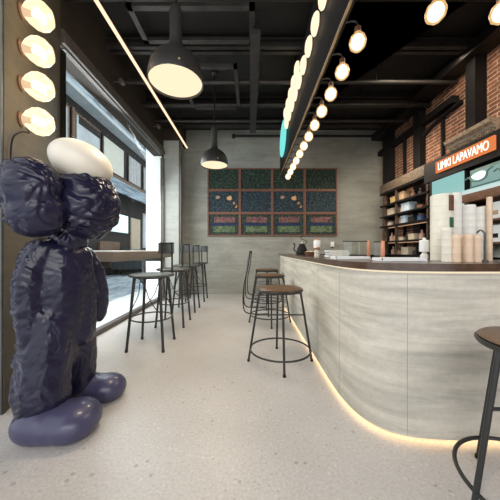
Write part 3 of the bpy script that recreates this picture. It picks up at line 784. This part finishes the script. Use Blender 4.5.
# ------------------------------------------------------------------ right stools
def round_stool():
    t = thing('round_bar_stool', 'x', 'bar stool', (0, 0, 0), 'black wire stools along the bar')
    b = new(); lathe(b, [(0, .748), (.2, .748), (.238, .756), (.246, .768), (.246, .776), (.24, .782), (.2, .784), (0, .784)], seg=56); obj('seat_rim', b, 'stool_metal', t, world=False)
    b = new(); lathe(b, [(0, .783), (.228, .783), (.236, .788), (.225, .796), (.12, .795), (0, .792)], seg=56); obj('seat', b, 'leather', t, world=False)
    for k in range(4):
        R = Matrix.Rotation(k*PI/2, 3, 'Z')
        pts = [R @ V(p) for p in ((.12, 0, .742), (.185, 0, .742), (.215, 0, .728), (.228, 0, .70), (.34, 0, .012))]
        b = new(); tube(b, smoothpath(pts, 5), .012, 10); lg_ = obj('leg', b, 'stool_metal', t, world=False)
        b = new(); lathe(b, [(0, 0), (.015, 0), (.015, .02), (0, .024)], *(R @ V((.341, 0, 0)))[:2], 12); obj('foot_cap', b, 'black', lg_, world=False)
    b = new(); tube(b, circle(0, 0, .134, .322, 64), .010, 8, closed=True); obj('foot_ring', b, 'stool_metal', t, world=False)
    b = new(); tube(b, [(-.262, 0, .50), (.262, 0, .50)], .008, 8); obj('stretcher', b, 'stool_metal', t, world=False)
    return t
rs = round_stool(); rs.location = (.325, 2.70, 0); rs['label'] = 'black wire bar stool with brown round seat, standing alone in mid floor before the bar'
dup(rs, (1.315, 1.10, 0), 'black wire bar stool with brown seat, close up and cut by the right photo edge', 0)
# two far ones with looped wire backs
def back_stool():
    t = thing('wire_back_stool', 'x', 'bar stool', (0, 0, 0), 'wire-backed stools at the far end of the bar')
    for ch in list(rs.children):
        if ch.name.startswith('stretcher'): continue
        c = ch.copy(); COL.objects.link(c); c.parent = t
        for g_ in list(ch.children):
            d_ = g_.copy(); COL.objects.link(d_); d_.parent = c
        
    def arcp(r, z, a0, a1, n=10): return [(r*math.cos(a0+(a1-a0)*i/n), r*math.sin(a0+(a1-a0)*i/n), z) for i in range(n+1)]
    # looped back: goes up from the sled on the aisle side, over the top rail and down again
    q_ = [(-.05, .24, .20), (-.33, .22, .20), (-.43, .20, .28), (-.43, .19, .6), (-.38, .19, .85), (-.36, .17, 1.02), (-.34, .12, 1.14)]
    pts = [(a, -b_, c) for a, b_, c in q_]+[(-.33, 0, 1.18)]+q_[::-1]
    b = new(); tube(b, smoothpath(pts, 5), .010, 8); obj('back_frame', b, 'stool_metal', t, world=False)
    for z, r in ((1.02, .275), (.90, .285)):
        b = new(); tube(b, smoothpath([(-.365, -.175, z), (-.38, 0, z), (-.365, .175, z)], 6), .006, 6); obj('back_rail', b, 'stool_metal', t, world=False)
    for z in (.30, .40, .5):
        b = new(); tube(b, circle(0, 0, z, .30-.05*(z-.3)/.2, 40), .005, 6, closed=True); obj('wire_ring', b, 'stool_metal', t, world=False)
    return t
ws = back_stool(); ws.location = (.33, 4.15, 0); ws['label'] = 'wire-backed bar stool directly behind the lone round stool'
dup(ws, (.36, 5.3, 0), 'wire-backed bar stool farthest away, near the back wall', -.1)

# ------------------------------------------------------------------ right wall: steel, shelving, fridge, signs
def col_(y0, y1, x0, z0, z1, label, nm='steel_column', m='black'):
    b = new(); box(b, x0, XR, y0, y1, z0, z1); return tag(obj(nm, b, m, smooth=False), label, nm.split('_')[-1])
def ycol(p, X=3.5): return 250*X/(p-250)
col_(ycol(475, 3.42), ycol(465.5, 3.42), 3.42, 0, CZ, 'thick black steel column on the brick wall above the shop sign')
col_(ycol(421), ycol(414), 3.48, 0, CZ, 'black steel column on the brick wall above the shelves')
col_(ycol(391), ycol(385), 3.45, 0, CZ, 'black steel column in the back corner of the brick wall')
col_(ycol(440), ycol(438.5), 3.54, 0, 3.9, 'thin black pipe running up the brick wall', 'wall_pipe')
col_(ycol(402.5), ycol(401), 3.54, 0, 3.8, 'thin black pipe beside the back corner column', 'wall_pipe')
b = new(); box(b, 3.47, XR, 4.3, 6.8, 3.74, 3.86); tag(obj('steel_beam', b, 'black', smooth=False), 'black steel beam crossing the brick wall between the columns', 'beam')
b = new(); box(b, 3.3, XR, -1, 6.8, 4.16, 4.30); tag(obj('steel_beam', b, 'joist', smooth=False), 'dark steel beam at the top of the brick wall', 'beam')
b = new(); tube(b, smoothpath([(3.55, 5.25, 3.45), (3.55, 5.0, 3.58), (3.55, 4.6, 3.66), (3.55, 4.2, 3.70)], 5), .035, 8)
tag(obj('arched_brace', b, 'black'), 'arched black brace rising to the thick column', 'brace')

SX0, SX1 = 3.22, 3.44; SY1, SY0 = ycol(381, 3.22), ycol(427, 3.22)
sh = thing('wall_shelving', 'tall open shelving with black shelves and dark wood fascia on the brick wall', 'shelving', (3.4, 5.4, 0))
def rz(r): return CAMZ+3.22*r
b = new(); box(b, SX0-.02, SX0+.03, SY0+.02, SY1+.02, rz(.425), rz(.487), .004); obj('fascia', b, 'carved', sh)
SH = [.425, .335, .252, .178, .065, -.03]
for r in SH:
    ext = .06 if r > .1 else -.02
    b = new(); box(b, SX0, SX1, SY0, SY1+ext, rz(r)-.035, rz(r), .003); obj('shelf', b, 'black', sh)
for yy in (SY0, SY0+1.0, SY1-.1):
    b = new(); box(b, SX0+.02, SX0+.06, yy, yy+.04, 1.0, rz(.425)); obj('upright', b, 'darkwood', sh, smooth=False)
for yy in (SY0, SY1-.1):
    b = new(); box(b, SX1-.16, SX1-.12, yy, yy+.04, 1.0, rz(.425)); obj('upright', b, 'darkwood', sh, smooth=False)
b = new(); box(b, 3.2, 3.41, 2.2, 3.6, 0, 1.01, .004); box(b, 3.2, 3.43, SY0, SY1, 0, .99, .004)
tag(obj('back_counter', b, 'joist', smooth=False), 'dark low counter along the brick wall behind the bar', 'counter')
# things on shelves: (px x0, px x1, level, height, depth, colour, kind, label)
cols = {'yel': (.55, .38, .15), 'tan': (.45, .30, .18), 'crm': (.62, .52, .38), 'wb': (.62, .72, .80), 'blu': (.05, .10, .22), 'pnk': (.58, .38, .28), 'drk': (.03, .025, .02), 'brn': (.22, .10, .06)}
for k, v in cols.items(): M['s_'+k] = mat('s_'+k, v, .55, 0, .15, 20)
items = [(391, 396, 1, .16, 'yel', 'box', 'mustard yellow box on the upper shelf, left of the tan one'), (399, 404.5, 1, .20, 'tan', 'box', 'tan box on the upper shelf, right of the mustard box'), (409, 412, 1, .17, 'brn', 'bottle', 'brown bottle on the upper shelf'), (416, 419, 1, .15, 'drk', 'bottle', 'dark bottle at the right of the upper shelf'),
 (387, 394, 2, .17, 'crm', 'box', 'cream box on the second shelf'), (398, 401, 2, .15, 'tan', 'jar', 'tan jar on the second shelf'), (402, 410, 2, .20, 'wb', 'box', 'pale blue and white box on the second shelf'), (413, 416, 2, .13, 'drk', 'jar', 'dark jar right of the pale blue box'), (418, 423, 2, .08, 'brn', 'box', 'low brown box at the right of the second shelf'),
 (387, 391, 3, .13, 'crm', 'jar', 'cream jar at the left of the third shelf'), (396, 400.5, 3, .15, 'pnk', 'box', 'pinkish box on the third shelf'), (401.5, 406.5, 3, .17, 'wb', 'box', 'pale blue box on the third shelf beside the pinkish one'), (409, 414, 3, .12, 'drk', 'box', 'dark box on the third shelf'), (416, 421, 3, .15, 'blu', 'jar', 'navy blue jar on the third shelf'),
 (388, 391, 4, .20, 'pnk', 'bottle', 'leftmost pinkish bottle on the fourth shelf'), (392, 395, 4, .14, 'tan', 'jar', 'tan jar beside the leftmost fourth-shelf bottle'), (397, 402, 4, .10, 'crm', 'jar', 'low cream jar on the fourth shelf'), (404, 407, 4, .12, 'drk', 'jar', 'dark jar on the fourth shelf'), (409, 415, 4, .13, 'crm', 'box', 'cream box on the fourth shelf'), (417, 421, 4, .19, 'pnk', 'bottle', 'pinkish bottle at the right of the fourth shelf'),
 (389, 393, 5, .18, 'tan', 'bottle', 'tan bottle at the left of the lowest shelf'), (395, 400, 5, .12, 'pnk', 'jar', 'pinkish jar on the lowest shelf'), (402, 409, 5, .16, 'crm', 'box', 'cream box on the lowest shelf'), (411, 414, 5, .10, 'drk', 'jar', 'dark jar on the lowest shelf')]
for (a, c, lv, h, cm, kind, lab) in items:
    X = 3.34; y1 = 250*X/(a-250); y0 = 250*X/(c-250); z = rz(SH[lv]); yc = (y0+y1)/2; hw = (y1-y0)/2
    t = thing({'box': 'storage_box', 'jar': 'storage_jar', 'bottle': 'bottle'}[kind], lab, kind, (X+.08, yc, z), 'goods on the wall shelving')
    b = new()
    if kind == 'box':
        d = min(hw, .12)
        box(b, X-.02, X+.18, yc-hw, yc+hw, z, z+h*.8, .004); obj('carton', b, 's_'+cm, t)
        b = new(); box(b, X-.024, X+.184, yc-hw-.004, yc+hw+.004, z+h*.8, z+h, .004); obj('lid', b, 's_'+cm, t)
    elif kind == 'jar':
        r = min(hw, .08); lathe(b, [(0, z), (r, z), (r*1.05, z+.02), (r*1.05, z+h*.7), (r*.8, z+h*.8), (0, z+h*.8)], X+.06, yc, 24); obj('body', b, 's_'+cm, t)
        b = new(); lathe(b, [(0, z+h*.8), (r*.85, z+h*.8), (r*.85, z+h), (0, z+h)], X+.06, yc, 24); obj('lid', b, 'brownwood', t)
    else:
        r = min(hw, .05); lathe(b, [(0, z), (r, z), (r, z+h*.55), (r*.35, z+h*.72), (r*.33, z+h*.93), (0, z+h*.93)], X+.06, yc, 24); obj('body', b, 's_'+cm, t)
        b = new(); lathe(b, [(0, z+h*.93), (r*.4, z+h*.93), (r*.4, z+h), (0, z+h)], X+.06, yc, 16); obj('cap', b, 'copper', t)
b = new(); box(b, SX0+.12, SX0+.15, SY0+.1, SY1-.1, rz(.178)-.05, rz(.178)-.036); o = obj('shelf_light', b, 'led_shelf', sh, smooth=False)
b = new(); box(b, SX0+.12, SX0+.15, SY0+.1, SY1-.1, rz(.065)-.05, rz(.065)-.036); o = obj('shelf_light', b, 'led_shelf', sh, smooth=False)

FX = 3.12
fr = thing('display_fridge', 'tall fridge with glowing pale teal door behind the cup towers', 'fridge', (3.35, 4.1, 0))
ya, yb = ycol(463, FX), ycol(432, FX)
b = new(); box(b, FX+.02, 3.41, ya+.0, yb+.09, 0, CAMZ+FX*.377, .005); obj('cabinet', b, 'black', fr)
b = new(); box(b, FX, FX+.02, ya, yb, .15, CAMZ+FX*.372); obj('door', b, 'teal_door', fr, smooth=False)
b = new(); box(b, FX-.02, FX, ya+.03, ya+.05, 1.0, 1.6, .004); obj('handle', b, 'grey_metal', fr)
# fascia and sign
sg = thing('shop_sign', 'glowing orange sign with white capital letters on a black fascia', 'sign', (3.3, 3.6, CAMZ+1.16))
b = new(); box(b, 3.14, 3.6, 2.2, ycol(424, 3.14), CAMZ+3.14*.378, CAMZ+1.53); obj('fascia', b, 'black', sg, smooth=False)
y0, y1 = ycol(494, 3.11), ycol(435.5, 3.11); z0, z1 = CAMZ+3.11*.412, CAMZ+3.11*.472
b = new(); box(b, 3.11, 3.14, y0, y1, z0, z1, .004); obj('panel', b, 'orange', sg)
cu = bpy.data.curves.new('txt', 'FONT'); cu.body = 'LIMKI LAPAVAMO'; cu.size = .19; cu.extrude = .004; cu.align_x = 'CENTER'; cu.align_y = 'CENTER'; cu.offset = 0
to = bpy.data.objects.new('txt', cu); COL.objects.link(to)
bpy.context.view_layer.update()
me = bpy.data.meshes.new_from_object(to.evaluated_get(bpy.context.evaluated_depsgraph_get()))
bpy.data.objects.remove(to)
xs = [v.co.x for v in me.vertices]; ys = [v.co.y for v in me.vertices]
sx = (y1-y0)*.87/(max(xs)-min(xs)); sy = .125/(max(ys)-min(ys))
Rt = Matrix(((0, 0, -1, 3.105), (-1, 0, 0, (y0+y1)/2), (0, 1, 0, (z0+z1)/2), (0, 0, 0, 1)))
me.transform(Matrix.Translation(-V(sg.location)) @ Rt @ Matrix.Diagonal((sx, sy, 1, 1)) @ Matrix.Translation((-(max(xs)+min(xs))/2, -(max(ys)+min(ys))/2, 0)))
me.materials.clear(); me.materials.append(M['letters'])
o = bpy.data.objects.new('lettering', me); COL.objects.link(o); o.parent = sg
# cornice
b = new(); prof = [(0, 0), (.05, .0), (.07, .03), (.06, .06), (.10, .09), (.11, .12), (.16, .15), (.17, .20), (0, .20)]
ya_, yb_ = 3.26, 4.02
A = [b.verts.new((3.28-d, ya_, CAMZ+1.53+z)) for d, z in prof]; C = [b.verts.new((3.28-d, yb_, CAMZ+1.53+z)) for d, z in prof]
for i in range(len(prof)): b.faces.new([A[i], A[(i+1) % len(prof)], C[(i+1) % len(prof)], C[i]])
b.faces.new(A); b.faces.new(C[::-1])
for k in range(22):
    yy = ya_+.02+k*.034; box(b, 3.19, 3.22, yy, yy+.017, CAMZ+1.57, CAMZ+1.61)
tag(obj('carved_cornice', b, 'cornice', smooth=False), 'weathered carved cornice piece resting above the orange sign', 'cornice')
# teal light box with scrolls
t = thing('teal_light_box', 'pale teal light box with dark scrolled arches under the sign', 'light box', (3.2, 3.2, CAMZ+.86))
ya2, yb2 = 2.2, ycol(468.5, 3.14)
b = new(); box(b, 3.16, 3.58, ya2, yb2, CAMZ+.87, CAMZ+1.135, .004); obj('casing', b, 'teal_dark', t)
b = new(); box(b, 3.14, 3.16, ya2, yb2-.05, CAMZ+.90, CAMZ+1.09); obj('diffuser', b, 'teal_sign', t, smooth=False)
for k in range(3):
    yc = 3.42-k*.42
    b = new(); pts = [(3.13, yc+.21, CAMZ+1.01), (3.13, yc+.15, CAMZ+1.03), (3.13, yc+.10, CAMZ+.97), (3.13, yc, CAMZ+.945), (3.13, yc-.10, CAMZ+.97), (3.13, yc-.13, CAMZ+1.05), (3.13, yc-.20, CAMZ+1.08)]
    tube(b, smoothpath(pts, 5), .011, 8); obj('scroll', b, 'teal_dark', t)
    b = new(); pts = smoothpath([(3.132, yc+.12, CAMZ+1.04), (3.132, yc+.07, CAMZ+.985), (3.132, yc, CAMZ+.965), (3.132, yc-.07, CAMZ+.985), (3.132, yc-.09, CAMZ+1.05), (3.132, yc, CAMZ+1.075)], 4, True)
    vs = [b.verts.new(p) for p in pts]; b.faces.new(vs); g = bmesh.ops.extrude_face_region(b, geom=list(b.faces)); bmesh.ops.translate(b, verts=[v for v in g['geom'] if isinstance(v, bmesh.types.BMVert)], vec=(.006, 0, 0))
    obj('lit_oval', b, 'litwin', t)
# back rack below the light box
t = thing('back_rack', 'brown shelf rack under the teal light box, right of the fridge', 'rack', (3.3, 3.0, 1.02))
b = new(); box(b, 3.1, 3.58, 2.2, 3.66, CAMZ+.68, CAMZ+.80, .004); obj('beam', b, 'brownwood', t)
for z in (CAMZ+.38, CAMZ+.08): 
    b = new(); box(b, 3.12, 3.58, 2.2, 3.66, z, z+.025); obj('shelf', b, 'brownwood', t, smooth=False)
for yy in (2.22, 3.60):
    b = new(); box(b, 3.13, 3.17, yy, yy+.04, 1.02, CAMZ+.68); obj('upright', b, 'brownwood', t, smooth=False)
b = new(); box(b, 3.5, 3.56, 2.2, 3.66, 1.02, CAMZ+.68); obj('back_panel', b, 'pale', t, smooth=False)
k = 0
for lv, z in enumerate((CAMZ+.405, CAMZ+.105)):
    for (y, wd, h, m, lab) in [(3.46, .15, .2, 's_pnk', 'pinkish carton'), (3.25, .14, .22, 'white', 'white carton'), (3.05, .11, .13, 's_brn', 'brown carton'), (2.88, .14, .2, 'paperwhite', 'off-white carton'), (2.66, .15, .16, 's_crm', 'cream carton')]:
        q = thing('storage_carton', '%s on the %s shelf of the brown rack' % (lab, ['upper', 'lower'][lv]), 'carton', (3.28, y, z), 'cartons on the brown rack')
        b = new(); box(b, 3.18, 3.38, y-wd/2, y+wd/2, z, z+h, .004); obj('carton_body', b, m, q)
        b = new(); box(b, 3.176, 3.18, y-wd/3, y+wd/3, z+h*.25, z+h*.5); obj('label_patch', b, 'black' if lv else 's_tan', q, smooth=False)
b = new(); box(b, 3.1, 3.18, 2.2, 3.66, CAMZ+.80, CAMZ+.86); tag(obj('strip_light', b, m_teal_panel('strip', (.55, .8, .78), (.7, .85, .82), .9), smooth=False), 'thin pale teal strip light between the light box and the brown rack', 'strip light')

# ------------------------------------------------------------------ padded figure sculpture (generic)
def voxel(parts, size, name):
    bm = new()
    for kind, *a in parts:
        if kind == 'b': ball(bm, a[0], 1, 4, a[1])
        else:
            pts, rs_ = a; n = len(pts)
            sm = smoothpath([tuple(p)+() for p in pts], 5); rr = smoothpath([(r, 0, 0) for r in rs_], 5)
            for p, r in zip(sm, rr): ball(bm, p, r.x, 2)
    me = bpy.data.meshes.new('tmp'); bm.to_mesh(me); bm.free()
    o = bpy.data.objects.new('tmp', me); COL.objects.link(o)
    md = o.modifiers.new('r', 'REMESH'); md.mode = 'VOXEL'; md.voxel_size = size
    ms = o.modifiers.new('s', 'SMOOTH'); ms.iterations = 12; ms.factor = .6
    bpy.context.view_layer.update()
    out = bpy.data.meshes.new_from_object(o.evaluated_get(bpy.context.evaluated_depsgraph_get()))
    bpy.data.objects.remove(o)
    out.name = name; return out
def crinkle(me, amp, f, calm=None):
    nn = [v.normal.copy() for v in me.vertices]
    amp0 = amp
    for v, n in zip(me.vertices, nn):
        if calm is not None:
            k_ = max(0, min(1, (v.co.x-calm)/.12)); amp = amp0*(1-.68*k_)
        w_ = noise.noise_vector(v.co*4.5)*.45
        p = V((v.co.x, v.co.y, v.co.z*1.15))*f + w_*f*.35
        a1 = abs(noise.noise(p)); a2 = abs(noise.noise(p*2.1+V((5, 2, 1)))); a3 = abs(noise.noise(V((p.x*1.2, p.y*1.2, p.z*3.2))+V((1, 7, 3))))
        v.co += n*amp*(2.2*min(a1, .32)+1.0*a2+.55*min(a3, .3)-.7)
def meshobj(name, me, m, parent):
    me.transform(Matrix.Translation(-V(parent.location)))
    me.materials.clear(); me.materials.append(M[m])
    for f in me.polygons: f.use_smooth = True
    o = bpy.data.objects.new(name, me); COL.objects.link(o); o.parent = parent; return o
fg = thing('padded_figure', 'large navy quilted padded figure sculpture with a smooth cream cap by the pillar', 'sculpture', (-1.36, 1.80, 0))
def P(x, y, Y): return V(px(x, y, Y))
suit = []
# torso
suit += [('t', [P(56, 375, 1.84)*1, P(58, 345, 1.83), P(60, 310, 1.82), P(61, 280, 1.82), P(62, 258, 1.82)], [.12, .165, .20, .205, .165])]
suit += [('t', [P(76, 258, 1.86), P(78, 300, 1.88), P(77, 330, 1.88)], [.11, .13, .13])]
# legs
suit += [('t', [P(43, 396, 1.66), P(43, 382, 1.67), P(46, 355, 1.70), P(50, 320, 1.74)], [.165, .165, .165, .165])]
suit += [('t', [P(79, 383, 1.98), P(80, 360, 1.98), P(78, 335, 1.94), P(74, 310, 1.9)], [.115, .12, .13, .14])]
# near arm
suit += [('t', [P(44, 252, 1.72), P(33, 270, 1.66), P(29, 300, 1.63), P(31, 335, 1.63)], [.11, .10, .09, .075])]
me = voxel(suit, .009, 'padded_suit'); crinkle(me, .019, 6.8, -1.47); meshobj('padded_suit', me, 'suit', fg)
me = voxel([('t', [P(84, 256, 2.02), P(94, 275, 2.06), P(98, 300, 2.08), P(98, 316, 2.08)], [.08, .085, .085, .055])], .011, 'arm'); crinkle(me, .006, 8); meshobj('arm', me, 'suit', fg)
me = voxel([('b', P(88, 205, 1.82), (.205, .22, .25)), ('b', P(70, 240, 1.82), (.12, .12, .09))], .009, 'padded_head'); crinkle(me, .020, 7); meshobj('padded_head', me, 'suit', fg)
me = voxel([('b', P(30, 190, 1.56), (.185, .16, .205)), ('b', P(36, 213, 1.57), (.165, .15, .15)), ('b', P(54, 214, 1.66), (.10, .12, .10))], .009, 'padded_hood'); crinkle(me, .019, 6); meshobj('padded_hood', me, 'suit', fg)
# cap: smooth tilted egg
b = new(); ball(b, (0, 0, 0), 1, 5, (.205, .20, .145))
bmesh.ops.rotate(b, verts=b.verts, cent=(0, 0, 0), matrix=Matrix.Rotation(math.radians(27), 3, 'Y'))
bmesh.ops.translate(b, verts=b.verts, vec=P(82, 163, 1.80)); obj('cap', b, 'cap', fg)
# shoes
def shoe(cx, cy, lx, ly, h, rot):
    me = voxel([('b', (-.10*lx/.5, 0, h*.50), (.19*lx/.5, ly*.46, h*.52)), ('b', (.10*lx/.5, 0, h*.46), (.185*lx/.5, ly*.52, h*.48)), ('b', (0, 0, h*.46), (.22*lx/.5, ly*.48, h*.48))], .012, 'shoe')
    zmin = .003
    for v in me.vertices: v.co.z = max(v.co.z, zmin+.02) if v.co.z < .02 else v.co.z
    for v in me.vertices: v.co.z -= .02 if v.co.z >= .02 else 0
    me.transform(Matrix.Translation((cx, cy, .0)) @ Matrix.Rotation(rot, 4, 'Z'))
    meshobj('shoe', me, 'shoe', fg)
shoe(-1.248, 1.63, .45, .34, .235, .14)
shoe(-1.235, 2.03, .38, .27, .22, .10)

# ------------------------------------------------------------------ lights and world
wd = bpy.data.worlds.new('world'); sc.world = wd; wd.use_nodes = True
nt = wd.node_tree; nt.nodes.clear()
out = nt.nodes.new('ShaderNodeOutputWorld'); bg = N(nt, 'ShaderNodeBackground', Strength=1.5); bg.inputs[0].default_value = (.93, .97, 1, 1)
L(nt, bg.outputs[0], out.inputs[0])
def area(name, loc, target, sx, sy, e, col):
    l = bpy.data.lights.new(name, 'AREA'); l.shape = 'RECTANGLE'; l.size = sx; l.size_y = sy; l.energy = e; l.color = col
    o = bpy.data.objects.new(name, l); COL.objects.link(o); o.location = loc
    o.rotation_euler = (V(target)-V(loc)).to_track_quat('-Z', 'Y').to_euler(); return o
area('window_daylight', (-2.9, 4.4, 2.6), (0, 3.6, .4), 3.0, 2.2, 150, (.95, .98, 1))
area('front_fill', (.3, -2.0, 3.2), (.5, 3.5, .6), 4.5, 2.0, 85, (1, .97, .93))  # added fill from behind the camera, no visible source
area('shelf_fill', (2.5, 5.0, 3.1), (3.3, 5.3, 1.8),   .3, .8, 34, (1, .85, .66))  # added to brighten the shelf goods, no fitting there
area('bar_fill', (2.5, 3.2, 4.0), (2.7, 3.8, 1.5), 1.0, 2.0, 55, (1, .85, .65))  # added fill to lift the cups and the staff side
sc.view_settings.view_transform = 'Standard'
sc.view_settings.look = 'None'
sc.view_settings.exposure = 0.0

cam = bpy.data.cameras.new('camera'); co = bpy.data.objects.new('camera', cam); COL.objects.link(co)
co.location = (0, 0, CAMZ); co.rotation_euler = (PI/2, 0, 0); cam.sensor_width = 36; cam.lens = 18; cam.clip_start = .05
sc.camera = co
